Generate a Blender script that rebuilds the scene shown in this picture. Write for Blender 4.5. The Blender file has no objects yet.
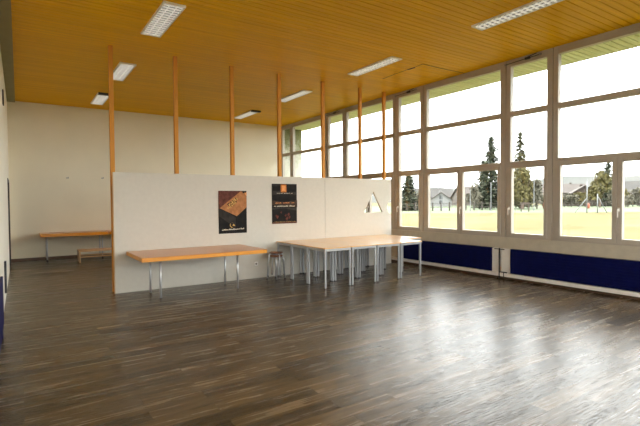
import bpy, bmesh, math, random
from mathutils import Vector, Matrix, Euler
random.seed(7)
S = bpy.context.scene
COL = S.collection
PI = math.pi

# ------------------------------------------------------------------ helpers
class MB:
    """collects faces with material slots; build() links ONE mesh object"""
    def __init__(s): s.v = []; s.f = []; s.m = []; s.mats = []
    def slot(s, mat):
        if mat not in s.mats: s.mats.append(mat)
        return s.mats.index(mat)
    def add(s, vs, fs, mat):
        o = len(s.v); s.v += [tuple(v) for v in vs]; k = s.slot(mat)
        for f in fs: s.f.append(tuple(i+o for i in f)); s.m.append(k)
        return s
    def box(s, a, b, mat, M=None):
        (x0,y0,z0),(x1,y1,z1) = a, b
        x0,x1 = min(x0,x1),max(x0,x1); y0,y1 = min(y0,y1),max(y0,y1); z0,z1 = min(z0,z1),max(z0,z1)
        vs = [Vector(p) for p in ((x0,y0,z0),(x1,y0,z0),(x1,y1,z0),(x0,y1,z0),(x0,y0,z1),(x1,y0,z1),(x1,y1,z1),(x0,y1,z1))]
        if M: vs = [M @ v for v in vs]
        return s.add(vs, [(0,3,2,1),(4,5,6,7),(0,1,5,4),(1,2,6,5),(2,3,7,6),(3,0,4,7)], mat)
    def prism(s, poly, mat, axis=1, a=0, b=1):
        """poly: 2D ccw list; extruded along axis from a to b"""
        def P(u, w, t):
            return (t,u,w) if axis == 0 else (u,t,w) if axis == 1 else (u,w,t)
        n = len(poly)
        vs = [P(u,w,a) for u,w in poly] + [P(u,w,b) for u,w in poly]
        fs = [tuple(range(n)), tuple(range(2*n-1, n-1, -1))]
        fs += [(i, i+n, (i+1)%n+n, (i+1)%n) for i in range(n)]
        return s.add(vs, fs, mat)
    def tube(s, pts, r, mat, n=10, r1=None):
        pts = [Vector(p) for p in pts]; o = len(s.v); rings = []
        N = len(pts)
        up = None
        for i, p in enumerate(pts):
            d = (pts[min(i+1,N-1)] - pts[max(i-1,0)]).normalized()
            if up is None:
                up = Vector((0,0,1)) if abs(d.z) < .9 else Vector((1,0,0))
            a = d.cross(up).normalized(); b = d.cross(a).normalized(); up = a.cross(d) if abs(d.dot(up))<.99 else up
            rr = r if r1 is None else r + (r1-r)*i/(N-1)
            rings.append([p + (a*math.cos(2*PI*k/n) + b*math.sin(2*PI*k/n))*rr for k in range(n)])
        vs = [v for R in rings for v in R]; fs = []
        for i in range(N-1):
            for k in range(n):
                fs.append((i*n+k, i*n+(k+1)%n, (i+1)*n+(k+1)%n, (i+1)*n+k))
        fs.append(tuple(range(n-1,-1,-1))); fs.append(tuple((N-1)*n+k for k in range(n)))
        return s.add(vs, fs, mat)
    def lathe(s, prof, c, mat, n=28):
        vs = []; fs = []
        for r, z in prof:
            for k in range(n):
                a = 2*PI*k/n; vs.append((c[0]+r*math.cos(a), c[1]+r*math.sin(a), c[2]+z))
        m = len(prof)
        for i in range(m-1):
            for k in range(n):
                fs.append((i*n+k, i*n+(k+1)%n, (i+1)*n+(k+1)%n, (i+1)*n+k))
        fs.append(tuple(range(n-1,-1,-1))); fs.append(tuple((m-1)*n+k for k in range(n)))
        return s.add(vs, fs, mat)
    def build(s, name, parent=None, bevel=0, smooth=False, seg=2):
        me = bpy.data.meshes.new(name)
        me.from_pydata(s.v, [], s.f)
        for m in s.mats: me.materials.append(m)
        for p, k in zip(me.polygons, s.m): p.material_index = k; p.use_smooth = smooth
        bm = bmesh.new(); bm.from_mesh(me); bmesh.ops.recalc_face_normals(bm, faces=bm.faces[:]); bm.to_mesh(me); bm.free()
        o = bpy.data.objects.new(name, me); COL.objects.link(o)
        if parent: o.parent = parent
        if bevel:
            b = o.modifiers.new('bevel','BEVEL'); b.width = bevel; b.segments = seg; b.limit_method = 'ANGLE'; b.angle_limit = .7
        return o

def tag(o, label=None, cat=None, group=None, kind=None):
    if label: o['label'] = label
    if cat: o['category'] = cat
    if group: o['group'] = group
    if kind: o['kind'] = kind
    return o
def empty(name, loc=(0,0,0), rz=0):
    o = bpy.data.objects.new(name, None); COL.objects.link(o); o.location = loc; o.rotation_euler.z = rz
    o.empty_display_size = .1
    return o
def thing(name, label, cat, loc=(0,0,0), rz=0, group=None):
    return tag(empty(name, loc, rz), label, cat, group)
def struct(o): o['kind'] = 'structure'; return o
def copy_tree(o, parent=None):
    c = o.copy(); COL.objects.link(c); c.parent = parent
    for ch in [k for k in bpy.data.objects if k.parent == o]: copy_tree(ch, c)
    return c

# ------------------------------------------------------------------ materials
def nt(name):
    m = bpy.data.materials.new(name); m.use_nodes = True
    t = m.node_tree; return m, t, t.nodes['Principled BSDF']
def N(t, typ, **k):
    n = t.nodes.new(typ)
    for a, b in k.items():
        if a.startswith('i_'): n.inputs[a[2:].replace('_',' ')].default_value = b
        else: setattr(n, a, b)
    return n
def L(t, a, b): t.links.new(a, b)
def ramp(t, fac, stops):
    r = N(t, 'ShaderNodeValToRGB'); e = r.color_ramp.elements
    while len(e) < len(stops): e.new(.5)
    for k, (p, c) in enumerate(stops): e[k].position = p; e[k].color = (*c, 1)
    L(t, fac, r.inputs['Fac']); return r
def coords(t, scale=(1,1,1), obj=True, loc=(0,0,0)):
    g = N(t, 'ShaderNodeNewGeometry') if not obj else N(t, 'ShaderNodeTexCoord')
    mp = N(t, 'ShaderNodeMapping'); mp.inputs['Scale'].default_value = scale; mp.inputs['Location'].default_value = loc
    L(t, g.outputs['Object'] if obj else g.outputs['Position'], mp.inputs['Vector']); return mp.outputs['Vector']
def plain(name, col, rough=.6, metal=0, var=.06, vs=4, bump=0, bs=60, spec=.5, coat=0):
    m, t, p = nt(name)
    v = coords(t)
    n = N(t, 'ShaderNodeTexNoise'); n.inputs['Scale'].default_value = vs; n.inputs['Detail'].default_value = 4; L(t, v, n.inputs['Vector'])
    a = tuple(c*(1-var) for c in col); b = tuple(min(1,c*(1+var)) for c in col)
    r = ramp(t, n.outputs['Fac'], [(.3,a),(.7,b)]); L(t, r.outputs['Color'], p.inputs['Base Color'])
    p.inputs['Roughness'].default_value = rough; p.inputs['Metallic'].default_value = metal
    p.inputs['Specular IOR Level'].default_value = spec; p.inputs['Coat Weight'].default_value = coat
    if bump:
        n2 = N(t, 'ShaderNodeTexNoise'); n2.inputs['Scale'].default_value = bs; n2.inputs['Detail'].default_value = 3; L(t, v, n2.inputs['Vector'])
        bp = N(t, 'ShaderNodeBump'); bp.inputs['Strength'].default_value = bump; bp.inputs['Distance'].default_value = .01
        L(t, n2.outputs['Fac'], bp.inputs['Height']); L(t, bp.outputs['Normal'], p.inputs['Normal'])
    return m
def wood(name, c0, c1, scale=(1.2,14,14), rough=.4, coat=0, world=False):
    m, t, p = nt(name)
    v = coords(t, scale, obj=not world)
    n = N(t, 'ShaderNodeTexNoise'); n.inputs['Scale'].default_value = 2.2; n.inputs['Detail'].default_value = 6; n.inputs['Distortion'].default_value = .4
    L(t, v, n.inputs['Vector'])
    r = ramp(t, n.outputs['Fac'], [(.32,c0),(.68,c1)]); L(t, r.outputs['Color'], p.inputs['Base Color'])
    p.inputs['Roughness'].default_value = rough; p.inputs['Coat Weight'].default_value = coat; p.inputs['Coat Roughness'].default_value = .24
    return m

def floor_mat():
    m, t, p = nt('dark wood-look vinyl planks')
    g = N(t, 'ShaderNodeNewGeometry')
    br = N(t, 'ShaderNodeTexBrick'); br.offset = .37; br.squash = 1
    br.inputs['Scale'].default_value = 1; br.inputs['Brick Width'].default_value = 1.25; br.inputs['Row Height'].default_value = .155
    br.inputs['Mortar Size'].default_value = .0018; br.inputs['Mortar Smooth'].default_value = .3
    br.inputs['Color1'].default_value = (0,0,0,1); br.inputs['Color2'].default_value = (1,1,1,1); br.inputs['Mortar'].default_value = (.5,.5,.5,1)
    L(t, g.outputs['Position'], br.inputs['Vector'])
    # streaky grain along X, offset per plank
    mul = N(t, 'ShaderNodeVectorMath', operation='MULTIPLY'); mul.inputs[1].default_value = (1.1, 15, 1)
    L(t, g.outputs['Position'], mul.inputs[0])
    off = N(t, 'ShaderNodeVectorMath', operation='MULTIPLY'); off.inputs[1].default_value = (9, 13, 5)
    L(t, br.outputs['Color'], off.inputs[0])
    ad = N(t, 'ShaderNodeVectorMath', operation='ADD'); L(t, mul.outputs[0], ad.inputs[0]); L(t, off.outputs[0], ad.inputs[1])
    n1 = N(t, 'ShaderNodeTexNoise'); n1.inputs['Scale'].default_value = 1.0; n1.inputs['Detail'].default_value = 7; n1.inputs['Roughness'].default_value = .62
    L(t, ad.outputs[0], n1.inputs['Vector'])
    grain = ramp(t, n1.outputs['Fac'], [(.30,(.040,.029,.016)),(.48,(.082,.061,.034)),(.68,(.150,.114,.068))])
    tone = ramp(t, br.outputs['Color'], [(0,(.55,.56,.60)),(1,(1.5,1.38,1.2))])
    mx = N(t, 'ShaderNodeMix', data_type='RGBA', blend_type='MULTIPLY'); mx.inputs['Factor'].default_value = 1
    L(t, grain.outputs['Color'], mx.inputs['A']); L(t, tone.outputs['Color'], mx.inputs['B'])
    dk = N(t, 'ShaderNodeMix', data_type='RGBA', blend_type='MIX'); dk.inputs['B'].default_value = (.02,.013,.008,1)
    L(t, br.outputs['Fac'], dk.inputs['Factor']); L(t, mx.outputs['Result'], dk.inputs['A'])
    L(t, dk.outputs['Result'], p.inputs['Base Color'])
    # roughness and embossed grain
    m2 = N(t, 'ShaderNodeVectorMath', operation='MULTIPLY'); m2.inputs[1].default_value = (9, 60, 1); L(t, g.outputs['Position'], m2.inputs[0])
    n2 = N(t, 'ShaderNodeTexNoise'); n2.inputs['Scale'].default_value = 1; n2.inputs['Detail'].default_value = 4; L(t, m2.outputs[0], n2.inputs['Vector'])
    rr = N(t, 'ShaderNodeMapRange'); rr.inputs['To Min'].default_value = FLOOR_R[0]; rr.inputs['To Max'].default_value = FLOOR_R[1]
    L(t, n1.outputs['Fac'], rr.inputs['Value']); L(t, rr.outputs['Result'], p.inputs['Roughness'])
    sp = N(t, 'ShaderNodeMapRange'); sp.inputs['From Min'].default_value = .38; sp.inputs['From Max'].default_value = .58; sp.inputs['To Min'].default_value = .08; sp.inputs['To Max'].default_value = .58
    av = N(t, 'ShaderNodeMath', operation='MULTIPLY_ADD'); av.inputs[1].default_value = .5; hf = N(t, 'ShaderNodeMath', operation='MULTIPLY'); hf.inputs[1].default_value = .5
    L(t, n2.outputs['Fac'], hf.inputs[0]); L(t, n1.outputs['Fac'], av.inputs[0]); L(t, hf.outputs[0], av.inputs[2]); L(t, av.outputs[0], sp.inputs['Value']); L(t, sp.outputs['Result'], p.inputs['Specular IOR Level'])
    bp = N(t, 'ShaderNodeBump'); bp.inputs['Strength'].default_value = .6; bp.inputs['Distance'].default_value = .005
    L(t, n2.outputs['Fac'], bp.inputs['Height']); L(t, bp.outputs['Normal'], p.inputs['Normal'])
    return m
FLOOR_R = (.18, .34)

def ceil_mat(name, c0, c1, c2, rough=.38):
    m, t, p = nt(name)
    g = N(t, 'ShaderNodeNewGeometry')
    br = N(t, 'ShaderNodeTexBrick'); br.offset = .43
    br.inputs['Scale'].default_value = 1; br.inputs['Brick Width'].default_value = 3.9; br.inputs['Row Height'].default_value = .06
    br.inputs['Mortar Size'].default_value = 0
    br.inputs['Color1'].default_value = (0,0,0,1); br.inputs['Color2'].default_value = (1,1,1,1)
    L(t, g.outputs['Position'], br.inputs['Vector'])
    mul = N(t, 'ShaderNodeVectorMath', operation='MULTIPLY'); mul.inputs[1].default_value = (.9, 26, 1); L(t, g.outputs['Position'], mul.inputs[0])
    off = N(t, 'ShaderNodeVectorMath', operation='MULTIPLY'); off.inputs[1].default_value = (7, 11, 3); L(t, br.outputs['Color'], off.inputs[0])
    ad = N(t, 'ShaderNodeVectorMath', operation='ADD'); L(t, mul.outputs[0], ad.inputs[0]); L(t, off.outputs[0], ad.inputs[1])
    n1 = N(t, 'ShaderNodeTexNoise'); n1.inputs['Scale'].default_value = 1; n1.inputs['Detail'].default_value = 5; L(t, ad.outputs[0], n1.inputs['Vector'])
    r = ramp(t, n1.outputs['Fac'], [(.3,c0),(.5,c1),(.72,c2)])
    tone = ramp(t, br.outputs['Color'], [(0,(.93,.92,.9)),(1,(1.05,1.06,1.07))])
    mx = N(t, 'ShaderNodeMix', data_type='RGBA', blend_type='MULTIPLY'); mx.inputs['Factor'].default_value = 1
    L(t, r.outputs['Color'], mx.inputs['A']); L(t, tone.outputs['Color'], mx.inputs['B'])
    L(t, mx.outputs['Result'], p.inputs['Base Color'])
    p.inputs['Roughness'].default_value = rough; p.inputs['Specular IOR Level'].default_value = .06
    return m

def glass_mat():
    m = bpy.data.materials.new('clear window glass'); m.use_nodes = True; t = m.node_tree; t.nodes.clear()
    o = N(t, 'ShaderNodeOutputMaterial'); tr = N(t, 'ShaderNodeBsdfTransparent'); tr.inputs['Color'].default_value = (.95,.965,.955,1)
    gl = N(t, 'ShaderNodeBsdfGlossy'); gl.inputs['Roughness'].default_value = .01
    lw = N(t, 'ShaderNodeLayerWeight'); lw.inputs['Blend'].default_value = .5
    pw = N(t, 'ShaderNodeMath', operation='POWER'); pw.inputs[1].default_value = 5; L(t, lw.outputs['Facing'], pw.inputs[0])
    fr = N(t, 'ShaderNodeMath', operation='MULTIPLY_ADD'); fr.inputs[1].default_value = .9; fr.inputs[2].default_value = .03; L(t, pw.outputs[0], fr.inputs[0])
    mx = N(t, 'ShaderNodeMixShader'); L(t, fr.outputs[0], mx.inputs[0]); L(t, tr.outputs[0], mx.inputs[1]); L(t, gl.outputs[0], mx.inputs[2])
    L(t, mx.outputs[0], o.inputs['Surface']); return m
def lawn_mat():
    m, t, p = nt('sunburnt yellow-green lawn')
    g = N(t, 'ShaderNodeNewGeometry')
    mp = N(t, 'ShaderNodeVectorMath', operation='MULTIPLY'); mp.inputs[1].default_value = (.18,.18,1); L(t, g.outputs['Position'], mp.inputs[0])
    n = N(t, 'ShaderNodeTexNoise'); n.inputs['Scale'].default_value = 1; n.inputs['Detail'].default_value = 8; n.inputs['Roughness'].default_value = .6; L(t, mp.outputs[0], n.inputs['Vector'])
    r = ramp(t, n.outputs['Fac'], [(.3,(.080,.064,.020)),(.5,(.094,.080,.028)),(.64,(.112,.100,.044))])
    L(t, r.outputs['Color'], p.inputs['Base Color']); p.inputs['Roughness'].default_value = .9; p.inputs['Specular IOR Level'].default_value = .1
    return m
def foliage(name, c0, c1, scale=1.5):
    m, t, p = nt(name)
    g = N(t, 'ShaderNodeNewGeometry')
    n = N(t, 'ShaderNodeTexNoise'); n.inputs['Scale'].default_value = scale; n.inputs['Detail'].default_value = 3; L(t, g.outputs['Position'], n.inputs['Vector'])
    r = ramp(t, n.outputs['Fac'], [(.35,c0),(.65,c1)]); L(t, r.outputs['Color'], p.inputs['Base Color']); p.inputs['Roughness'].default_value = .85
    p.inputs['Specular IOR Level'].default_value = .15
    return m
def finwall_mat():
    m, t, p = nt('render mottled green towards the top')
    g = N(t, 'ShaderNodeNewGeometry'); sx = N(t, 'ShaderNodeSeparateXYZ'); L(t, g.outputs['Position'], sx.inputs[0])
    n = N(t, 'ShaderNodeTexNoise'); n.inputs['Scale'].default_value = 9; n.inputs['Detail'].default_value = 6; L(t, g.outputs['Position'], n.inputs['Vector'])
    ma = N(t, 'ShaderNodeMath', operation='MULTIPLY_ADD'); ma.inputs[1].default_value = 1.6; ma.inputs[2].default_value = -3.75
    L(t, n.outputs['Fac'], ma.inputs[0]); ad = N(t, 'ShaderNodeMath', operation='ADD'); L(t, ma.outputs[0], ad.inputs[0]); L(t, sx.outputs['Z'], ad.inputs[1])
    r = ramp(t, ad.outputs[0], [(.0,(.50,.50,.42)),(.9,(.10,.11,.035))])  # off-white below, darker mottled green towards the top
    L(t, r.outputs['Color'], p.inputs['Base Color']); p.inputs['Roughness'].default_value = .95
    return m

M_floor = floor_mat()
M_ceil = ceil_mat('varnished pine ceiling boards', (.77,.395,.0005), (.83,.45,.001), (.88,.49,.002))
M_soffit = ceil_mat('soffit boards with daylight in colour', (.62,.68,.42), (.68,.74,.48), (.74,.79,.54), .8)  # same boards as the ceiling, daylight brightness put into the colour
M_wall = plain('cream painted plaster', (.80,.74,.58), .8, var=.03, vs=1.2, bump=.15, bs=220)
M_wall_left = plain('white painted wall', (.88,.85,.74), .6, var=.03)
M_part = plain('off-white textured partition board', (.605,.575,.505), .75, var=.025, vs=14, bump=.12, bs=260)
M_partedge = wood('raw board edge', (.50,.30,.13), (.66,.44,.22), (20,20,3), .6)
M_seam = plain('dark joint', (.10,.08,.06), .9)
M_post = wood('orange pine posts', (.52,.20,.014), (.66,.285,.022), (18,18,1.1), .6)
M_frame = plain('beige lacquered window frame', (.44,.395,.33), .45, var=.04)
M_apron = plain('beige painted window apron', (.52,.47,.37), .5, var=.06, vs=7)
M_reveal = plain('grey rubber seal', (.12,.11,.10), .7)
M_glass = glass_mat()
M_navy = plain('navy blue enamel', (.003,.005,.058), .6, var=.15, vs=9, spec=.1)
M_white = plain('white lacquered metal', (.82,.80,.76), .4, var=.03)
M_white2 = plain('white painted ledge', (.88,.84,.80), .5)
M_brownbase = wood('brown baseboard', (.07,.035,.018), (.12,.065,.035), (3,3,20), .5)
M_olive = plain('olive grey ceiling trim', (.30,.27,.14), .7, var=.06)
M_black = plain('black plastic', (.012,.012,.014), .45)
M_darkdoor = plain('dark brown door leaf', (.03,.026,.024), .5)
M_tab_or = wood('orange veneer edge', (.66,.25,.012), (.80,.34,.025), (1.0,16,30), .35)
M_tab_top = wood('reddish beech veneer top', (.54,.23,.075), (.64,.30,.11), (1.0,16,16), .28, .15)
M_desk = wood('light beech desk top', (.68,.36,.11), (.78,.44,.155), (1.2,14,14), .3, .9)
M_deskedge = plain('pale grey desk edging', (.66,.62,.54), .45)
M_steel = plain('grey coated steel tube', (.44,.45,.46), .36, .55, var=.05)
M_chrome = plain('chromed tube', (.62,.63,.64), .33, .6, var=.03)
M_rail = plain('grey table rail', (.30,.30,.30), .4, .4)
M_seat = wood('brown lacquered seat plywood', (.20,.075,.028), (.30,.12,.045), (2,14,14), .3)
M_lamp = plain('white lamp housing', (.86,.84,.78), .45, var=.02)
M_louver = plain('white lamp louvre', (.90,.89,.86), .35, var=.02)
M_refl = plain('lamp reflector', (.22,.21,.20), .4, 0)
for _k, _c in (('Emission Color',(1,.97,.9,1)),('Emission Strength',.03)): M_louver.node_tree.nodes['Principled BSDF'].inputs[_k].default_value = _c
M_lawn = lawn_mat()
M_trunk = plain('bark', (.10,.07,.05), .9, var=.3)
M_spruce = foliage('spruce needles', (.026,.033,.020), (.048,.054,.032))
M_larch = foliage('thin olive needles', (.055,.056,.030), (.085,.082,.045))
M_bush = foliage('olive autumn leaves', (.062,.056,.022), (.100,.086,.035))
M_greybush = foliage('grey-green twigs', (.070,.066,.048), (.105,.098,.072), 1)
M_housew = plain('white render', (.165,.165,.162), .9)
M_houseb = plain('beige render', (.080,.070,.060), .9)
M_roofb = plain('brown roof tiles', (.040,.030,.024), .9, var=.2, vs=.8)
M_roofg = plain('grey roof tiles', (.042,.039,.036), .9, var=.15, vs=.8)
M_roofp = plain('pale pinkish roof tiles', (.060,.050,.045), .9, var=.15, vs=.8)
M_barn = wood('dark barn boards', (.03,.02,.015), (.05,.034,.024), (.5,3,3), .8)
M_win = plain('dark house window', (.02,.022,.025), .3)
M_fence = plain('weathered fence wood', (.035,.028,.022), .9, var=.2)
M_pole = plain('galvanised pole', (.12,.125,.13), .5)
M_red = plain('faded orange-red plastic', (.22,.05,.02), .6)
M_hill = foliage('distant wooded hill', (.040,.044,.040), (.060,.060,.054), .02)
M_road = plain('green field strip', (.068,.088,.038), .95, var=.15, vs=.05)
M_fin = finwall_mat()
M_concrete = plain('grey concrete fascia', (.45,.44,.40), .9)
# poster inks
K = {k: plain('poster ink '+k, c, .65, var=v, vs=s, spec=.15) for k, c, v, s in (
    ('black',(.010,.008,.007),.5,9), ('maroon',(.12,.040,.028),.4,14), ('tan',(.40,.17,.065),.25,14),
    ('gold',(.55,.33,.10),.3,30), ('cream',(.78,.70,.55),.1,20), ('orange',(.52,.17,.03),.3,16),
    ('brown',(.055,.032,.02),.5,12), ('grey',(.030,.026,.022),.4,9), ('darkred',(.11,.03,.02),.5,16), ('lightorange',(.70,.30,.10),.2,20))}

# ------------------------------------------------------------------ the room (metres; camera 1.6 m above floor at x=0,y=0)
XL, XR, YB, YF, H = -.217, 8.158, 14.851, -5.0, 4.356
MOD, B0 = 3.175, 4.566
struct(MB().box((XL-.25,YF-.25,-.12),(XR+.3,YB+.25,0), M_floor).build('floor'))
# ceiling with real grooves between the boards
mb = MB(); P = .12; y = YF
prof = []
while y < YB:
    y1 = min(y+P, YB)
    prof += [(y+.0055, H), (y1-.0055, H), (y1-.0055, H+.014), (y1+.0055, H+.014)]
    y = y1
prof[-1] = (YB, H+.014)
n = len(prof)
vs = [(XL, a, b) for a, b in prof] + [(XR+.02, a, b) for a, b in prof]
mb.add(vs, [(i, i+1, i+1+n, i+n) for i in range(n-1)], M_ceil)
mb.box((XL-.25,YF-.25,H+.03),(XR+.1,YB+.25,H+.2), M_ceil)
struct(mb.build('ceiling'))
struct(MB().box((XL-.25,-1.4,0),(XL,12.9,H+.03), M_wall_left).box((XL-.25,YF,0),(XL,-1.4,.85), M_wall_left).box((XL-.25,YF,H-.1),(XL,-1.4,H+.03), M_wall_left).box((XL-.25,12.9,2.18),(XL,14.5,H+.03), M_wall_left)
       .box((XL-.25,14.5,0),(XL,YB+.25,H+.03), M_wall_left).build('wall_left'))
struct(MB().box((XL,YB,0),(XR+.9,YB+.25,H+.03), M_wall).build('wall_back'))
struct(MB().box((XL-.25,YF-.25,0),(XR+.3,YF,.85), M_wall).box((XL-.25,YF-.25,H-.1),(XR+.3,YF,H+.03), M_wall).build('wall_front'))
mb = MB()  # unseen rear glazing, added to bring more daylight into the room
nx = 5; wx = (XR-XL)/nx
for i in range(nx+1):
    x = XL + wx*i; mb.box((x-.05,YF-.12,.85),(x+.05,YF-.02,H-.1), M_frame)
mb.box((XL,YF-.12,2.25),(XR,YF-.02,2.34), M_frame)
wr = struct(mb.build('window_20'))
for i in range(nx): MB().box((XL+wx*i+.05,YF-.07,.85),(XL+wx*(i+1)-.05,YF-.064,H-.1), M_glass).build('pane', wr)
struct(MB().box((XL,YF,H-.035),(-.035,YB,H+.005), M_olive).build('trim_1'))
struct(MB().box((XL,YB-.018,0),(XR,YB,.07), M_brownbase).build('baseboard_back'))
struct(MB().box((8.10,YF,0),(XR+.04,YB,.055), M_brownbase).build('baseboard_right'))
# wall below the windows with its apron board
struct(MB().box((8.14,YF,.055),(XR+.25,YB,.62), M_apron).box((8.125,YF,.62),(XR+.25,YB,.835), M_apron).build('wall_right'))
# white ledge strip under the radiators
struct(MB().box((8.03,YF,.055),(8.14,YB-.02,.125), M_white2).build('trim_2', bevel=.006))
# unseen glazing added on the left wall for daylight; then the door, seen edge-on
mb = MB()
for y in (YF+.05,-3.2,-1.45): mb.box((XL-.14,y-.05,.85),(XL-.04,y+.05,H-.1), M_frame)
mb.box((XL-.14,YF,2.25),(XL-.04,-1.4,2.34), M_frame); wl = struct(mb.build('window_21'))
for a, b in ((YF+.1,-3.25),(-3.15,-1.5)): MB().box((XL-.09,a,.85),(XL-.084,b,H-.1), M_glass).build('pane', wl)
d = struct(MB().box((XL-.20,12.93,0),(XL-.16,14.47,2.15), M_darkdoor).build('door_1'))
MB().box((XL-.25,12.9,0),(XL+.012,12.95,2.18), M_darkdoor).box((XL-.25,14.45,0),(XL+.012,14.5,2.18), M_darkdoor).box((XL-.25,12.9,2.13),(XL+.012,14.5,2.18), M_darkdoor).build('door_frame', d)
MB().tube([(XL-.16,13.05,1.05),(XL-.11,13.05,1.05),(XL-.11,13.17,1.05)], .009, M_chrome).build('door_handle', d, smooth=True)

# ------------------------------------------------------------------ window wall
Z0, Z1, Z2, Z3, Z4, Z5 = .835, 2.25, 2.345, 3.24, 3.342, 4.222
GX = XR + .045
def frame_bars(mb, ya, yb, l, r):
    X0, X1 = XR, XR+.10
    mb.box((X0,ya+.006,Z0),(X1,ya+l,H+.02), M_frame).box((X0,yb-r,Z0),(X1,yb-.006,H+.02), M_frame)
    mb.box((X0,ya+l,Z5),(X1,yb-r,H+.02), M_frame).box((X0,ya+l,Z3),(X1,yb-r,Z4), M_frame)
    mb.box((X0,ya+l,Z1),(X1,yb-r,Z2), M_frame).box((X0,ya+l,Z0),(X1,yb-r,.885), M_frame)
    mb.box((X0+.03,ya-.008,Z0),(X1-.01,ya+.008,H+.02), M_reveal)
def sash(mb, ya, yb, za, zb, w):
    a, b = XR-.012, XR+.075
    mb.box((a,ya,za),(b,ya+w,zb), M_frame).box((a,yb-w,za),(b,yb,zb), M_frame)
    mb.box((a,ya+w,za),(b,yb-w,za+w), M_frame).box((a,ya+w,zb-w),(b,yb-w,zb), M_frame)
def pane(par, ya, yb, za, zb):
    MB().box((GX,ya,za),(GX+.006,yb,zb), M_glass).build('pane', par)
def handle(par, y, z):
    MB().box((XR-.024,y-.014,z-.03),(XR-.010,y+.014,z+.03), M_white).tube([(XR-.02,y,z),(XR-.06,y,z),(XR-.062,y,z-.02),(XR-.058,y,z-.13)], .010, M_white, 8).build('window_handle', par, smooth=False)
wn = 0
for k in range(-3, 4):
    b = B0 + MOD*k
    for kind in ('narrow', 'wide'):
        ya, yb = (b, b+.955) if kind == 'narrow' else (b+.955, b+MOD)
        if yb > YB: yb = YB
        if ya < YF: ya = YF
        if ya >= YB-.3 or yb - ya < .3: continue
        wn += 1
        l, r = (.112,.10) if kind == 'narrow' else (.130,.10)
        mb = MB(); frame_bars(mb, ya, yb, l, r)
        w = struct(mb.build('window_%d' % wn, bevel=.004, seg=1))
        pane(w, ya+l, yb-r, Z4, Z5); pane(w, ya+l, yb-r, Z2, Z3)
        if kind == 'narrow':
            s = MB(); sash(s, ya+l-.02, yb-r+.03, .86, Z1+.025, .065); sh = s.build('casement', w, bevel=.004, seg=1)
            pane(sh, ya+l+.012, yb-r-.012, .905, Z1-.022)
            handle(w, yb-r+.01, 1.42)
        else:
            ym = (ya+yb)/2 + .022
            s = MB(); sash(s, ya+l-.02, ym-.003, .86, Z1+.025, .074); sh = s.build('casement', w, bevel=.004, seg=1)
            pane(sh, ya+l+.04, ym-.06, .92, Z1-.035)
            s = MB(); sash(s, ym+.003, yb-r+.02, .86, Z1+.025, .074); sh = s.build('casement', w, bevel=.004, seg=1)
            pane(sh, ym+.06, yb-r-.04, .92, Z1-.035)
            handle(w, ym-.03, 1.42)
# fanlight openers above the narrow windows
where = {0:'above the narrow window nearest the camera', 1:'above the narrow window right of the partition end', 2:'above the narrow window behind the fifth post', 3:'above the narrow window in the far corner'}
for k in (0,1,2):
    b = B0 + MOD*k; y0, y1 = b+.22, b+.98
    t = thing('window_opener', 'dark fanlight opener bar ' + where[k], 'window opener', (XR-.012,(y0+y1)/2,4.29), group='fanlight openers')
    MB().tube([(0,-.38,.012),(0,.38,-.012)], .007, M_black, 8).build('rod', t, smooth=True)
    MB().box((-.02,-.16,-.018),(.012,-.06,.022), M_black).tube([(-.012,-.11,.02),(-.02,-.30,.045)], .007, M_black, 6).build('lever', t)
    for e in (-1,1): MB().box((-.012,e*.36-.02,-.012*e-.02),(.012,e*.36+.02,-.012*e+.02), M_rail).build('bracket', t)

# ------------------------------------------------------------------ outside parts of the building
mb = MB(); prof = []; y = YF
while y < YB+.2:
    prof += [(y+.006, 4.30), (y+P-.018, 4.30), (y+P-.018, 4.322), (y+P+.006, 4.322)]; y += P
n = len(prof); x0, x1 = XR+.10, 9.22
mb.add([(x0,a,b) for a,b in prof]+[(x1,a,b) for a,b in prof], [(i,i+1,i+1+n,i+n) for i in range(n-1)], M_soffit)
mb.box((x0,YF,4.34),(x1,YB+.25,4.62), M_concrete).box((x1,YF,4.30),(x1+.03,YB+.25,4.66), M_concrete)
struct(mb.build('roof_overhang'))
struct(MB().box((XR+.12,YB-.02,-.4),(9.03,YB+.25,4.30), M_fin).build('wall_outer_return'))

# ------------------------------------------------------------------ radiators and pipes
def radiator(y0, y1, label):
    t = thing('radiator', label, 'radiator', (8.035,(y0+y1)/2,.125), group='navy radiators under the windows'); h = (y1-y0)/2
    mb = MB().box((0,-h,.012),(.078,h,.488), M_navy)
    k = 9
    for i in range(k):
        z = .03 + i*.05
        mb.box((-.006,-h+.004,z),(.002,h-.004,z+.036), M_navy)
    mb.build('front_panel', t, bevel=.003, seg=1)
    MB().box((.004,-h,.488),(.076,h,.494), M_black).build('top_grille', t)
    for s in (-1,1): MB().box((.02,s*(h-.3)-.02,0),(.08,s*(h-.3)+.02,.012), M_rail).build('foot', t)
radiator(5.33-2.70, 5.33, 'long navy blue radiator at the right edge under the nearest wide window')
radiator(5.765, 8.46, 'long navy blue radiator between the desk block and the heating pipe')
for y0, y1, lab in ((5.34,5.55,'white metal cover plate right of the dark heating pipe'), (5.595,5.758,'narrow white metal cover plate left of the dark heating pipe')):
    tag(MB().box((8.06,y0,.126),(8.14,y1,.612), M_white).build('cover_plate', bevel=.004), lab, 'cover', 'white covers between the radiators')
t = thing('heating_pipe', 'dark vertical heating pipe between two navy radiators', 'pipe', (8.035,5.572,0))
MB().tube([(0,0,.0),(0,0,.62)], .013, M_black).build('riser', t, smooth=True)
MB().tube([(0,-.11,.60),(0,.11,.60)], .009, M_black).build('upper_branch', t, smooth=True)
MB().tube([(0,0,.142),(0,-.17,.142)], .011, M_black).tube([(-.0,-.10,.142),(-.0,-.10,.035)], .010, M_black).build('lower_branch', t, smooth=True)
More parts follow.
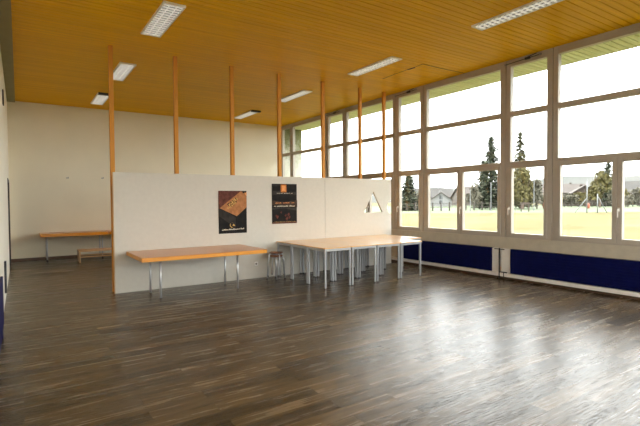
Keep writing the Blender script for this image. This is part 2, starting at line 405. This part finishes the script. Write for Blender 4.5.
# left wall
t = thing('radiator', 'navy blue radiator on the left wall, seen edge-on at the left margin', 'radiator', (XL,4.6,.08))
MB().box((.002,-2.3,.02),(.03,2.3,.60), M_navy).build('front_panel', t, bevel=.004)
for s in (-1,1): MB().box((.002,s*1.9-.02,-.08),(.03,s*1.9+.02,.02), M_navy).build('foot', t)
tag(MB().box((XL,8.62,.18),(XL+.03,8.74,.68), M_black).build('wall_box', bevel=.003), 'slim black box low on the left wall between radiator and door', 'wall box')
tag(MB().box((XL,10.25,3.43),(XL+.02,10.45,3.70), M_black).build('air_vent', bevel=.003), 'small dark vent high on the left wall', 'vent')

# ------------------------------------------------------------------ ceiling lamps
def make_lamp(wd):
    t = empty('ceiling_lamp'); h = .70; w = wd/2
    mb = MB().box((-w,-h,-.028),(-w+.022,h,0), M_lamp).box((w-.022,-h,-.028),(w,h,0), M_lamp).box((-w+.022,-h,-.028),(w-.022,-h+.03,0), M_lamp).box((-w+.022,h-.03,-.028),(w-.022,h,0), M_lamp)
    mb.build('housing', t)
    MB().box((-w+.022,-h+.03,-.006),(w-.022,h-.03,-.001), M_refl).build('reflector', t)
    mb = MB(); nn = 15
    for i in range(nn):
        y = -h+.03 + (2*h-.06)*(i+.5)/nn
        mb.prism([(y-.014,-.027),(y+.014,-.027),(y+.004,-.008),(y-.004,-.008)], M_louver, 0, -w+.022, w-.022)
    for x in (-w/3+.0, w/3): mb.box((x-.004,-h+.03,-.027),(x+.004,h-.03,-.008), M_louver)
    mb.build('louvre', t)
    return t
lamps = []
pa = make_lamp(.31); pb = make_lamp(.27)
defs = [(1.86,7.10,pa,'louvred ceiling lamp nearest the camera in the left row'), (1.86,10.34,pa,'louvred ceiling lamp in the middle of the left row, beside the leftmost post'), (1.86,13.35,pa,'farthest ceiling lamp of the left row, with a black end box'),
        (6.16,4.00,pb,'louvred ceiling lamp nearest the camera in the window-side row'), (6.13,7.20,pb,'louvred ceiling lamp before the post row, second in the window-side row'), (6.07,10.34,pb,'louvred ceiling lamp seen between third and fifth posts'), (6.07,13.35,pb,'farthest ceiling lamp of the window-side row, with a black end box')]
used = set()
for x, y, p, lab in defs:
    o = p if id(p) not in used else copy_tree(p); used.add(id(p))
    o.location = (x, y, H); tag(o, lab, 'ceiling lamp', 'louvred ceiling lamps'); lamps.append(o)
for i in (2, 6):
    MB().box((-.14,-.78,-.05),(.14,-.68,-.0), M_black).build('end_box', lamps[i])
# surface cable
pts = [(7.395, 6.55), (6.871, 6.537), (6.896, 6.865), (6.887, 6.93), (6.901, 7.383), (6.929, 7.817)]
o = MB().tube([(XR-.01,pts[0][1]-.02,H-.004)]+[(a,b,H-.004) for a,b in pts], .0035, M_black, 6).build('cable'); tag(o, 'thin dark cable stapled across the ceiling towards the windows', 'cable')
MB().tube([(pts[2][0],pts[2][1]-.08,H-.009),(pts[3][0],pts[3][1]+.05,H-.009)], .009, M_black, 6).build('connector', o)

# ------------------------------------------------------------------ partition with cut-outs, posts
PY, PT, PH = 8.533, .05, 2.12
PX0, PX1, PJ = 1.357, 7.835, 5.812
part = thing('partition', 'off-white freestanding partition wall with triangular hole, in front of wooden posts', 'partition', (0,PY,0))
left = MB().box((PX0+.012,0,0),(PJ-.003,PT,PH), M_part).build('board', part)
MB().box((PX0,0.002,0),(PX0+.012,PT-.002,PH-.004), M_partedge).build('edge_strip', part)
# right board: outline with triangle hole and a half-round notch in its right edge, built from convex pieces
mb = MB()
tri = [(6.945,1.297),(7.55,1.303),(7.253,1.815)]
xa, xb = PJ+.003, PX1
nc, nr = 1.414, .19; ncx = PX1 + .05
arc = [(ncx + nr*math.cos(a), nc + nr*math.sin(a)) for a in [math.radians(90+ (180*i/16)) for i in range(17)] if True]
arc = [(x,z) for x,z in arc if x < PX1-1e-4]
outer = [(xa,0),(xb,0),(xb,arc[-1][1]-.0)] + arc[::-1] + [(xb,arc[0][1])] + [(xb,PH),(xa,PH)]
bm = bmesh.new()
ov = [bm.verts.new((x,0,z)) for x,z in outer]; hv = [bm.verts.new((x,0,z)) for x,z in tri]
es = [bm.edges.new((ov[i], ov[(i+1)%len(ov)])) for i in range(len(ov))] + [bm.edges.new((hv[i], hv[(i+1)%3])) for i in range(3)]
bmesh.ops.triangle_fill(bm, use_beauty=True, use_dissolve=False, edges=es)
bad = [f for f in bm.faces if (lambda c: (c.x-7.25)**2+(c.z-1.47)**2 < .02 and all((v in hv) for v in f.verts))(f.calc_center_median())]
bmesh.ops.delete(bm, geom=bad, context='FACES_ONLY')
r = bmesh.ops.extrude_face_region(bm, geom=bm.faces[:])
for g in r['geom']:
    if isinstance(g, bmesh.types.BMVert): g.co.y += PT
bmesh.ops.recalc_face_normals(bm, faces=bm.faces[:])
me = bpy.data.meshes.new('board'); bm.to_mesh(me); bm.free(); me.materials.append(M_part)
ro = bpy.data.objects.new('board', me); COL.objects.link(ro); ro.parent = part
MB().box((PJ-.003,.006,0),(PJ+.003,PT-.006,PH-.01), M_seam).build('joint_strip', part)

posts = [(1.395,'leftmost wooden post, standing at the left end of the partition'),(2.525,'second wooden post from the left, above the partition'),(3.665,'third wooden post from the left, above the two posters'),
         (4.76,'fourth wooden post from the left, above the dark poster with an orange square'),(5.91,'fifth wooden post from the left, beside the partition joint'),(7.01,'sixth wooden post, left of the triangular hole'),(7.79,'rightmost wooden post, at the window end of the partition')]
for x, lab in posts:
    o = MB().box((-.036,-.036,0),(.036,.036,H), M_post).build('wooden_post', bevel=.003); o.location = (x, 8.75, 0)
    tag(o, 'slim orange-brown ceiling-high ' + lab.replace('wooden ', ''), 'post', 'wooden posts along the partition')

# wall socket and hooks
t = thing('wall_socket', 'small white socket low on the partition between table and stool', 'socket', (4.07,PY,.30))
MB().box((-.04,-.010,-.04),(.04,0,.04), M_white).build('cover_plate', t, bevel=.004)
MB().lathe([(.019,-.0),(.019,.003)], (0,0,0), M_seam, 16).build('socket_hole', t).matrix_local = Matrix.Translation((0,-.0105,0)) @ Matrix.Rotation(PI/2,4,'X')
for x, z, lab in ((1.186,2.30,'small dark hook on the back wall above the table, the left one'),(2.10,2.315,'small dark hook on the back wall close to the leftmost post')):
    t = MB().tube([(x,YB,z),(x,YB-.05,z-.01),(x,YB-.06,z+.03)], .009, M_rail, 6).box((x-.05,YB-.008,z-.014),(x+.02,YB,z+.010), M_rail).build('wall_hook')
    tag(t, lab, 'hook', 'wall hooks')

# ------------------------------------------------------------------ posters
def rect(mb, x0, z0, x1, z1, mat, lay=1, sk=0):
    y = -.0012*lay - .002
    mb.add([(x0,y,z0+0),(x1,y,z0+sk),(x1,y,z1+sk),(x0,y,z1)], [(0,1,2,3)], mat)
def quad(mb, pts, mat, lay=1):
    y = -.0012*lay - .002
    mb.add([(a,y,b) for a,b in pts], [tuple(range(len(pts)))], mat)
def scribble(mb, x0, x1, z, h, mat, lay, seed, ang=0, gap=.35):
    """a line of tiny unreadable print: uneven upright strokes"""
    rd = random.Random(seed); x = x0; c, s_ = math.cos(ang), math.sin(ang)
    while x < x1:
        w = h*rd.uniform(.35,.8); hh = h*rd.choice((.6,.65,.7,1))
        if rd.random() > .14:
            P4 = [(x,0),(x+w*.8,0),(x+w*.8,hh),(x,hh)]
            quad(mb, [(x0+(a-x0)*c-b*s_, z+(a-x0)*s_+b*c) for a,b in P4], mat, lay)
        x += w + h*gap*.4
# poster with the tilted brown card (local: x 0..W, z 0..Ht)
t = thing('poster', 'dark poster with a tilted brown card, left of the two posters on the partition', 'poster', (3.268,PY-.003,.956))
Wp, Hp = .602, .852
mb = MB().box((0,-.002,0),(Wp,0,Hp), K['black'])
quad(mb, [(.0,.47),(.16,.56),(.50,Hp-.004),(.0,Hp-.004)], K['maroon'])
quad(mb, [(0,.36),(.36,.10),(.36,.32),(.05,.50),(0,.50)], K['grey'], 1)
quad(mb, [(.022,.508),(.385,.342),(.60,.52),(.60,.72),(.56,.84),(.47,.84)], K['tan'], 2)
quad(mb, [(.555,.80),(.60,.74),(.60,.83)], K['lightorange'], 3)
quad(mb, [(.50,.83),(.535,.80),(.57,.83),(.54,.848)], K['black'], 3)
scribble(mb, .21, .45, .545, .075, K['black'], 3, 5, .62, .25)
scribble(mb, .225, .46, .550, .060, K['gold'], 4, 6, .62, .25)
scribble(mb, .19, .42, .475, .070, K['black'], 3, 8, .62, .2)
scribble(mb, .20, .42, .480, .055, K['gold'], 4, 9, .62, .2)
# gold crescent emblem
for i in range(14):
    a0, a1 = math.radians(60+i*17), math.radians(60+(i+1)*17)
    cx, cz, R1 = .285, .165, .052; wd = .013*math.sin(PI*(i+.7)/14.4)+.006
    quad(mb, [(cx+R1*math.cos(a0),cz+R1*math.sin(a0)),(cx+(R1-wd)*math.cos(a0),cz+(R1-wd)*math.sin(a0)),(cx+(R1-wd)*math.cos(a1),cz+(R1-wd)*math.sin(a1)),(cx+R1*math.cos(a1),cz+R1*math.sin(a1))], K['gold'], 1)
quad(mb, [(.29,.150),(.345,.145),(.345,.160),(.31,.19),(.30,.175)], K['gold'], 2)
scribble(mb, .07, .53, .062, .026, K['cream'], 1, 3, 0.03)
mb.build('paper', t)
# dark poster with orange square
t = thing('poster', 'dark poster with an orange square at its top, the right of the two', 'poster', (4.449,PY-.003,1.112))
Wp, Hp = .612, .852
mb = MB().box((0,-.002,0),(Wp,0,Hp), K['black'])
rect(mb, 0, .62, Wp, Hp-.01, K['grey'], 1); rect(mb, .02,.70,.20,.80, K['black'], 2); rect(mb,.36,.68,.60,.83,K['black'],2)
rect(mb, .215, .672, .352, .835, K['orange'], 3); rect(mb, .24,.70,.33,.81, K['lightorange'], 4)
scribble(mb, .12, .50, .645, .014, K['cream'], 3, 11, .0)
quad(mb, [(0,.40),(.62,.35),(.62,.50),(.3,.46),(0,.50)], K['brown'], 1)
scribble(mb, .08, .55, .432, .024, K['lightorange'], 3, 12, .012)
scribble(mb, .05, .56, .365, .026, K['cream'], 3, 13, .0)
quad(mb, [(0,.30),(.3,.33),(.61,.27),(.61,.34),(.3,.36),(0,.345)], K['grey'], 1)
for a, b, c in ((.36,.10,.035),(.40,.19,.03),(.33,.17,.025),(.42,.13,.03),(.13,.14,.03),(.22,.24,.02),(.10,.17,.02)):
    quad(mb, [(a-c,b),(a,b-c*1.3),(a+c,b+.01),(a+c*.3,b+c*1.5)], K['darkred'], 2)
rect(mb, 0, .0, Wp, .028, K['maroon'], 1); scribble(mb, .03, .58, .034, .012, K['gold'], 2, 15)
mb.build('paper', t)

# ------------------------------------------------------------------ big single table
t = thing('table', 'big orange-brown table with thick top on chrome legs against the partition', 'table', (2.63,7.905,0))
hx, hy = 1.075, .605
mb = MB().box((-hx,-hy,.662),(hx,hy,.722), M_tab_or); mb.build('edge_frame', t, bevel=.004)
MB().box((-hx+.004,-hy+.004,.722),(hx-.004,hy-.004,.730), M_tab_top).build('tabletop', t, bevel=.003)
for sy, xs in ((-.245,(-.71,.655)),(.30,(-.745,.63))):
    for sx in xs:
        MB().tube([(sx,sy,.0),(sx,sy,.663)], .017, M_chrome, 14).build('leg', t, smooth=True)
        MB().lathe([(.020,0),(.020,.012)], (sx,sy,0), M_black, 14).build('foot_cap', t)
for x in (-.727,.642): MB().box((x-.05,-.27,.645),(x+.05,.34,.6615), M_rail).build('mounting_rail', t)

# ------------------------------------------------------------------ tables at the back wall
def back_table(x0, x1, label):
    t = thing('table', label, 'table', ((x0+x1)/2,14.45,0), group='tables along the back wall'); hx = (x1-x0)/2; hy = .36
    MB().box((-hx,-hy,.675),(hx,hy,.752), M_tab_or).build('edge_frame', t, bevel=.004)
    MB().box((-hx+.004,-hy+.004,.752),(hx-.004,hy-.004,.76), M_tab_top).build('tabletop', t, bevel=.003)
    for sx in (-hx+.15, hx-.15):
        for sy in (-.24,.24):
            MB().tube([(sx,sy,0),(sx,sy,.676)], .017, M_chrome, 12).build('leg', t, smooth=True)
            MB().lathe([(.021,0),(.021,.05)], (sx,sy,0), M_black, 12).build('foot_cap', t)
back_table(.455, 2.11, 'long orange-brown table at the back wall, its left end free')
back_table(2.13, 3.8, 'second orange-brown table at the back wall, almost hidden by the partition')
# low wooden bench step
t = thing('bench', 'low pale wooden bench with side panels in front of the back-wall tables', 'bench', (1.30,13.42,0))
MP = wood('pale pine', (.60,.36,.17), (.74,.48,.25), (1.2,12,12), .5)
MB().box((0,0,0),(.025,.55,.285), MP).build('side_panel', t, bevel=.003); MB().box((1.0,0,0),(1.025,.55,.285), MP).build('side_panel', t, bevel=.003)
MB().box((-.01,-.01,.285),(1.035,.56,.31), MP).build('seat', t, bevel=.003)
MB().box((.025,.02,.13),(1.0,.045,.165), MP).build('front_rail', t, bevel=.002); MB().box((.025,.50,.13),(1.0,.525,.165), MP).build('rear_rail', t, bevel=.002)

# ------------------------------------------------------------------ block of square desks
def make_desk():
    t = empty('desk'); a = .3045
    MB().box((-a,-a,.706),(a,a,.712), M_deskedge).box((-a,-a,.712),(a,a,.730), M_desk).build('tabletop', t, bevel=.0045)
    b = a-.012
    MB().box((-b+.03,-b,.668),(b-.03,-b+.02,.706), M_steel).box((-b+.03,b-.02,.668),(b-.03,b,.706), M_steel).box((-b,-b+.03,.668),(-b+.02,b-.03,.706), M_steel).box((b-.02,-b+.03,.668),(b,b-.03,.706), M_steel).build('frame_rail', t)
    for sx in (-1,1):
        for sy in (-1,1):
            lg = MB().box((sx*b,sy*b,.006),(sx*(b-.032),sy*(b-.032),.706), M_steel).build('leg', t, bevel=.007)
            MB().box((sx*(b+.001),sy*(b+.001),0),(sx*(b-.033),sy*(b-.033),.016), M_black).build('foot_cap', lg)
    return t
desk0 = make_desk(); first = True
rows = ['front row of the block', 'middle row of the block', 'rear row by the partition']; cols = ['leftmost', 'second from the left', 'third from the left', 'fourth from the left', 'fifth and rightmost']
for j in range(3):
    for i in range(4 if j == 0 else 5):
        o = desk0 if first else copy_tree(desk0); first = False
        o.location = (4.545+.305+.6185*i, 6.69+.305+.612*j, 0); o.scale.z = 1.018
        cname = 'fourth and rightmost' if (j == 0 and i == 3) else cols[i]
        if j == 0 and i == 3: o.location.y += .0
        tag(o, 'square beech desk, %s in the %s' % (cname, rows[j]), 'desk', 'square desks pushed together into a block')

# ------------------------------------------------------------------ two stacked stools
def make_stool():
    t = empty('stool')
    MB().lathe([(.128,.425),(.138,.430),(.140,.440),(.136,.447),(.09,.449)], (0,0,0), M_seat, 32).build('seat', t, smooth=True)
    MB().lathe([(.115,.405),(.120,.410),(.120,.420),(.115,.425)], (0,0,0), M_rail, 28).build('seat_ring', t, smooth=True)
    for k in range(4):
        a = PI/4 + k*PI/2; c, s = math.cos(a), math.sin(a)
        lg = MB().tube([(c*.11,s*.11,.412),(c*.150,s*.150,.404),(c*.160,s*.160,.37),(c*.182,s*.182,.01)], .0115, M_chrome, 10).build('leg', t, smooth=True)
        MB().lathe([(.014,0),(.014,.02)], (c*.182,s*.182,0), M_black, 10).build('foot_cap', lg)
    return t
s0 = make_stool(); s0.location = (4.36,8.20,0); s0.scale.z = 1.10; s0.rotation_euler.z = .35
tag(s0, 'lower of two stacked chrome stools with a brown round seat beside the desks', 'stool', 'stacked stools')
s1 = copy_tree(s0); s1.location = (4.36,8.20,.065); s1.rotation_euler.z = .35+.42
tag(s1, 'upper of two stacked chrome stools with a brown round seat beside the desks', 'stool', 'stacked stools')

# ------------------------------------------------------------------ camera
f_px, yaw, pitch, roll = 452.4818, .5866, -.0274, -.0069
fw = Vector((math.sin(yaw)*math.cos(pitch), math.cos(yaw)*math.cos(pitch), math.sin(pitch)))
rt = Vector((math.cos(yaw), -math.sin(yaw), 0)); up = rt.cross(fw)
r2 = rt*math.cos(roll)+up*math.sin(roll); u2 = -rt*math.sin(roll)+up*math.cos(roll)
cd = bpy.data.cameras.new('camera'); cam = bpy.data.objects.new('camera', cd); COL.objects.link(cam)
cd.sensor_width = 36; cd.lens = f_px/640*36; cd.clip_start = .05; cd.clip_end = 3000
cam.matrix_world = Matrix(((r2.x,u2.x,-fw.x,0),(r2.y,u2.y,-fw.y,0),(r2.z,u2.z,-fw.z,1.6),(0,0,0,1)))
S.camera = cam

# ------------------------------------------------------------------ the outdoors (plan positions by bearing and distance)
G = -.4
fh = Vector((math.sin(yaw), math.cos(yaw), 0))
def at(px, d):
    return Vector((0,0,G)) + (fh + rt*((px-320)/f_px))*d
def up_at(y, d): return (199-y)/f_px*d + 2.0       # height above the ground of a point seen at row y
mb = MB()
mb.add([(-160,-160,G),(260,-160,G),(260,260,G),(-160,260,G)], [(0,1,2,3)], M_lawn)
struct(mb.build('lawn'))
A = at(330,66); B_ = at(760,66); C_ = at(760,150); D_ = at(330,150)
tag(MB().add([(*A.xy,G+.02),(*B_.xy,G+.02),(*C_.xy,G+.02),(*D_.xy,G+.02)], [(0,1,2,3)], M_road).build('far_meadow'), kind='structure')
# wooded hills
def hill(name, pts, d, depth):
    vs = []; n = len(pts)
    for px, y in pts: q = at(px, d); vs.append((q.x,q.y,G-2))
    for px, y in pts: q = at(px, d+depth*.5); vs.append((q.x,q.y,G+(199-y)/f_px*(d+depth*.5)+2))
    for px, y in pts: q = at(px, d+depth); vs.append((q.x,q.y,G-2))
    fs = [(i,i+1,n+i+1,n+i) for i in range(n-1)] + [(n+i,n+i+1,2*n+i+1,2*n+i) for i in range(n-1)]
    return struct(MB().add(vs, fs, M_hill).build(name, smooth=True))
hill('hill_far', [(300,194),(380,190),(410,189),(425,187),(438,186),(450,188),(470,187),(490,188),(520,184),(545,178),(565,176),(585,176),(610,177),(640,176),(680,174),(740,180)], 500, 300)

def conifer(px, d, ytop, width, label, mat, dens=1.0, seed=1, ybare=0):
    rd = random.Random(seed); h = up_at(ytop, d); q = at(px, d)
    t = thing('spruce', label, 'tree', q)
    MB().tube([(0,0,0),(0,0,h*.5),(0,0,h*.98)], .22, M_trunk, 6, .03).build('trunk', t)
    mb = MB(); z = h*.08+ybare; R = width/2/f_px*d
    while z < h:
        fr = 1-(z/h); r = R*(fr**.48)*rd.uniform(.8,1.1); nb = max(4, int((7+10*fr)*dens))
        for i in range(nb):
            a = rd.uniform(0,2*PI); L_ = r*rd.uniform(.7,1.25)+.2
            for s in range(3):
                f0 = (s+.4)/3; c = Vector((math.cos(a)*L_*f0, math.sin(a)*L_*f0, z - L_*.28*f0 + rd.uniform(-.15,.15)))
                sz = .20 + .30*fr + .12*rd.random()
                n1 = Vector((math.cos(a),math.sin(a),-.3))*sz; n2 = Vector((-math.sin(a),math.cos(a),rd.uniform(-.4,.4)))*sz*.8; n3 = Vector((0,0,-sz*.7))
                mb.add([c-n1,c+n2,c+n1,c-n2], [(0,1,2,3)], mat); mb.add([c-n2*.8,c+n2*.8,c+n3+n1*.3], [(0,1,2)], mat)
        z += .22 + .25*fr
    mb.build('crown', t); return t
def leafy(px, d, ytop, ybot, width, label, mat, cat='tree', name='leafy_tree', seed=1, nleaf=1100, sz=.35, lobes=9, flat=1.0):
    rd = random.Random(seed); h = up_at(ytop, d); h0 = max(.1, up_at(ybot, d)); q = at(px, d); R = width/2/f_px*d
    t = thing(name, label, cat, q)
    mb = MB().tube([(0,0,0),(.1,.05,h*.5),(0,0,h*.8)], .14*R/2+.05, M_trunk, 6, .04)
    for i in range(5):
        a = rd.uniform(0,2*PI); mb.tube([(0,0,h*.35),(math.cos(a)*R*.35,math.sin(a)*R*.35,h*.6),(math.cos(a)*R*.6,math.sin(a)*R*.6,h*.8)], .07, M_trunk, 5, .02)
    mb.build('trunk', t)
    mb = MB(); cz = (h+h0)/2; hz = (h-h0)/2
    lob = [(Vector((rd.uniform(-.6,.6)*R, rd.uniform(-.6,.6)*R, cz+rd.uniform(-.55,.55)*hz)), rd.uniform(.35,.55)) for _ in range(lobes)]
    lob.append((Vector((0,0,h-.45*hz)), .45)); 
    for i in range(nleaf):
        c0, rr = rd.choice(lob); v = Vector((rd.gauss(0,1),rd.gauss(0,1),rd.gauss(0,1))).normalized()*rd.uniform(.6,1)
        c = c0 + Vector((v.x*R*rr, v.y*R*rr, v.z*hz*rr)); c.z = min(max(c.z, h0*.9), h)
        e = Euler((rd.uniform(0,6),rd.uniform(0,6),rd.uniform(0,6))).to_matrix(); s = sz*rd.uniform(.6,1.2)
        mb.add([c+e@Vector(p)*s for p in ((-1,0,0),(0,-.6,0),(1,0,0),(0,.6,.1))], [(0,1,2,3)], mat)
    mb.build('crown', t); return t
conifer(491, 94, 136, 29, 'tall dark spruce at the field edge, left of the two tall trees', M_spruce, 1.35, 3)
conifer(520, 97, 132, 27, 'tall thin olive conifer at the field edge, right of the two tall trees', M_larch, 1.0, 5)
conifer(409, 84, 172, 23, 'small dark spruce seen through the narrow window beside the partition', M_spruce, 1.5, 8)
conifer(608, 118, 163, 24, 'dark conifer behind the olive bushy tree on the right', M_spruce, 1.3, 9)
conifer(483, 107, 160, 22, 'shorter dark spruce crowding the left tall spruce', M_spruce, 1.3, 19)
leafy(523, 88, 167, 206, 30, 'broad olive-brown leafy tree below the thin conifer', M_bush, seed=2, nleaf=1700, sz=.42)
leafy(509, 103, 172, 206, 16, 'smaller olive leafy tree between the two tall conifers', M_bush, seed=12, nleaf=900, sz=.40)
leafy(537, 92, 178, 207, 17, 'round grey-green tree right of the thin conifer', M_greybush, seed=4, nleaf=800, sz=.36)
leafy(600, 100, 171, 205, 25, 'rounded olive leafy tree behind the white goal poles', M_bush, seed=6, nleaf=1500, sz=.45)
leafy(474, 91, 182, 207, 16, 'grey-green bare tree left of the tall spruce', M_greybush, seed=7, nleaf=700, sz=.35)
leafy(417, 92, 190, 208, 14, 'pale grey bush right of the small spruce', M_greybush, seed=14, nleaf=350, sz=.28)
hz = [(556,190,14),(568,193,16),(580,192,16),(615,190,14),(626,189,16),(638,188,16),(650,188,18),(546,194,12),(502,193,12),(628,196,14)]
nm = ['left end, near the barn','in front of the barn gable','under the barn roof','right of the rounded olive tree','left of the large grey roof','in front of the large grey roof','at the right edge of the view','left of the barn','between the tall conifers','lower and nearer before the large grey roof']
for i, (px, yt, w) in enumerate(hz):
    leafy(px, 112+(i%3)*3 - (10 if i==9 else 0), yt, 206, w, 'grey-green shrub of the far hedge, '+nm[i], M_greybush if i%2 else M_bush, 'shrub', 'shrub', seed=30+i, nleaf=500, sz=.4)['group'] = 'hedge shrubs beyond the field'

def house(px, d, w, dep, wall_h, roof_h, label, mw, mr, ang=0, gable=True, wins=3, base=0):
    t = thing('house', label, 'house', at(px, d), ang)
    a, b = w/2, dep/2
    mb = MB().box((-a,-b,-.1),(a,b,wall_h), mw)
    mb.prism([(-b,wall_h),(b,wall_h),(0,wall_h+roof_h)], mw, 0, -a, a)
    mb.build('wall', t)
    o = .5; th = .22; s = roof_h/b
    mb = MB()
    for sg in (-1,1):
        p0 = (sg*(b+o), wall_h-o*s); p1 = (0, wall_h+roof_h)
        poly = [p0,p1,(0,wall_h+roof_h+th),(sg*(b+o),wall_h-o*s+th)]
        mb.prism(poly if sg<0 else poly[::-1], mr, 0, -a-o, a+o)
    mb.build('roof', t)
    for i in range(wins):
        x = -a + w*(i+.5)/wins
        for y, e in ((-b-.03,-1),):
            MB().box((x-.5,y,wall_h*.35),(x+.5,y+.05,wall_h*.35+1.2), M_win).build('window', t)
    for z in (wall_h*.35, wall_h+.2):
        MB().box((-a-.03,-.5,z),(-a+.02,.5,z+1.1), M_win).build('window', t)
    MB().box((a*.35,-.35,wall_h+roof_h*.6),(a*.35+.6,.35,wall_h+roof_h+.7), mw).build('chimney', t)
    return t
yw = -yaw
house(440.5, 138, 7.6, 6, 2.0, 2.1, 'white house with a dark gable facing the field', M_housew, M_roofb, yw+1.35, wins=3)
house(430, 165, 15, 9, 3.0, 3.0, 'white house with a long grey roof left of the gabled house', M_housew, M_roofg, yw+.1, wins=4)
house(416, 190, 7, 7, 4.0, 2.2, 'narrow white house beside the small spruce', M_housew, M_roofg, yw+.3, wins=2)
house(455, 196, 6, 6, 1.9, 1.5, 'small white house with a low gable left of the window mullion', M_housew, M_roofg, yw+1.2, wins=2)
house(472, 152, 10, 9, 2.7, 3.6, 'beige house with a pinkish pyramid-like roof left of the spruces', M_houseb, M_roofp, yw+.2, wins=3)
house(582, 130, 13, 12, 1.6, 3.9, 'low brown barn with a wide gable roof', M_barn, M_roofb, yw+1.15, wins=0)
house(562, 178, 16, 10, 4.5, 3.2, 'long pale-roofed house left of the barn', M_houseb, M_roofp, yw-.1, wins=3)
house(640, 142, 20, 12, 3.0, 4.2, 'large house with a long grey-brown roof at the right edge', M_houseb, M_roofg, yw-.15, wins=4)
def field_fence(p0, p1, n, hgt, label, r=.07):
    t = thing('field_fence', label, 'fence', p0)
    dv = p1-p0
    for i in range(n):
        q = dv*(i/(n-1)); MB().box((q.x-r,q.y-r,0),(q.x+r,q.y+r,hgt*random.Random(i).uniform(.95,1.1)), M_fence).build('fence_post', t)
    for z in (hgt*.45, hgt*.85):
        MB().tube([(0,0,z),(dv.x,dv.y,z)], .05, M_fence, 5).build('fence_rail', t)
field_fence(at(398,79), at(498,84), 13, 1.5, 'dark wooden rail fence along the field left of the tall spruces', .09)
field_fence(at(502,107), at(660,109), 24, 1.3, 'brown wooden rail fence in front of the hedge on the right', .08)
def pole(px, d, y, label):
    h = up_at(y, d); o = MB().tube([(0,0,0),(0,0,h)], .055, M_pole, 8).lathe([(.09,0),(.09,.25)], (0,0,0), M_pole, 8).build('pole'); o.location = at(px, d)
    tag(o, label, 'pole', 'slim light poles at the field edge')
pole(470.3, 76, 189, 'slim light pole before the beige house'); pole(491, 76, 182, 'slim light pole before the dark spruce'); pole(534, 78, 179, 'slim light pole right of the thin conifer'); pole(442, 80, 193, 'short light pole before the gabled white house')
# braced pole frame
t = thing('ball_net_frame', 'pair of braced light poles on the field before the rounded olive tree', 'net poles', at(592,64))
a = at(587,64)-at(592,64); c = at(597.5,64)-at(592,64); e1 = at(575,64)-at(592,64); e2 = at(607,64)-at(592,64)
MB().tube([(a.x,a.y,0),(a.x,a.y,up_at(180,64))], .07, M_pole, 8).build('pole', t, smooth=True)
MB().tube([(c.x,c.y,0),(c.x,c.y,up_at(194,64))], .07, M_pole, 8).build('pole', t, smooth=True)
MB().tube([(e1.x,e1.y,0),(a.x,a.y,up_at(198,64))], .045, M_pole, 8).build('brace', t, smooth=True)
MB().tube([(e2.x,e2.y,0),(c.x,c.y,up_at(196,64))], .045, M_pole, 8).build('brace', t, smooth=True)
# small wooden board stand
t = thing('wooden_stand', 'small brown wooden board stand at the field edge below the olive trees', 'board stand', at(525,72))
MB().box((-.75,-.04,1.15),(.75,.04,1.5), M_barn).build('board', t).rotation_euler.z = yw
for s in (-1,1):
    q = rt*s*.6; MB().box((q.x-.06,q.y-.06,0),(q.x+.06,q.y+.06,1.16), M_barn).build('leg', t)
def barrel(px, d, label, mat):
    o = MB().lathe([(.20,0),(.24,.2),(.26,.6),(.22,1.0),(.08,1.1)], (0,0,0), mat, 14).build('litter_bin', smooth=True); o.location = at(px, d); tag(o, label, 'bin', 'orange-red bins at the field edge')
barrel(588.5, 92, 'orange-red bin behind the left pole of the braced pair', M_red)
barrel(544, 94, 'orange-red bin right of the slim pole near the conifers', M_red)

# ------------------------------------------------------------------ light
w = bpy.data.worlds.new('overcast sky'); S.world = w; w.use_nodes = True; t = w.node_tree; t.nodes.clear()
bg = N(t, 'ShaderNodeBackground'); out = N(t, 'ShaderNodeOutputWorld'); tc = N(t, 'ShaderNodeTexCoord'); sp = N(t, 'ShaderNodeSeparateXYZ')
L(t, tc.outputs['Generated'], sp.inputs[0])
r = ramp(t, sp.outputs['Z'], [(.45,(.30,.29,.22)),(.5,(.93,.94,.95)),(1,(1,1,1))])
mr = N(t, 'ShaderNodeMapRange'); mr.inputs['From Min'].default_value = -1; mr.inputs['From Max'].default_value = 1
L(t, sp.outputs['Z'], mr.inputs['Value']); L(t, mr.outputs['Result'], r.inputs['Fac'])
L(t, r.outputs['Color'], bg.inputs['Color']); bg.inputs['Strength'].default_value = 1.0
L(t, bg.outputs[0], out.inputs['Surface'])
sd = bpy.data.lights.new('sun', 'SUN'); sd.energy = .35; sd.angle = .6; sd.color = (1,.95,.85)
so = bpy.data.objects.new('sun', sd); COL.objects.link(so); so.rotation_euler = Euler((math.radians(48),0,math.radians(-150)))

S.view_settings.view_transform = 'Standard'; S.view_settings.look = 'None'; S.view_settings.gamma = 1; S.view_settings.use_curve_mapping = False
S.view_settings.exposure = 3.3
S.cycles.use_denoising = True
try: S.cycles.denoiser = 'OPENIMAGEDENOISE'; S.cycles.denoising_input_passes = 'RGB_ALBEDO_NORMAL'; S.cycles.denoising_prefilter = 'ACCURATE'
except Exception: pass
S.cycles.max_bounces = 10; S.cycles.diffuse_bounces = 8; S.cycles.glossy_bounces = 4; S.cycles.transparent_max_bounces = 12
S.cycles.sample_clamp_indirect = 6
S.cycles.caustics_reflective = False
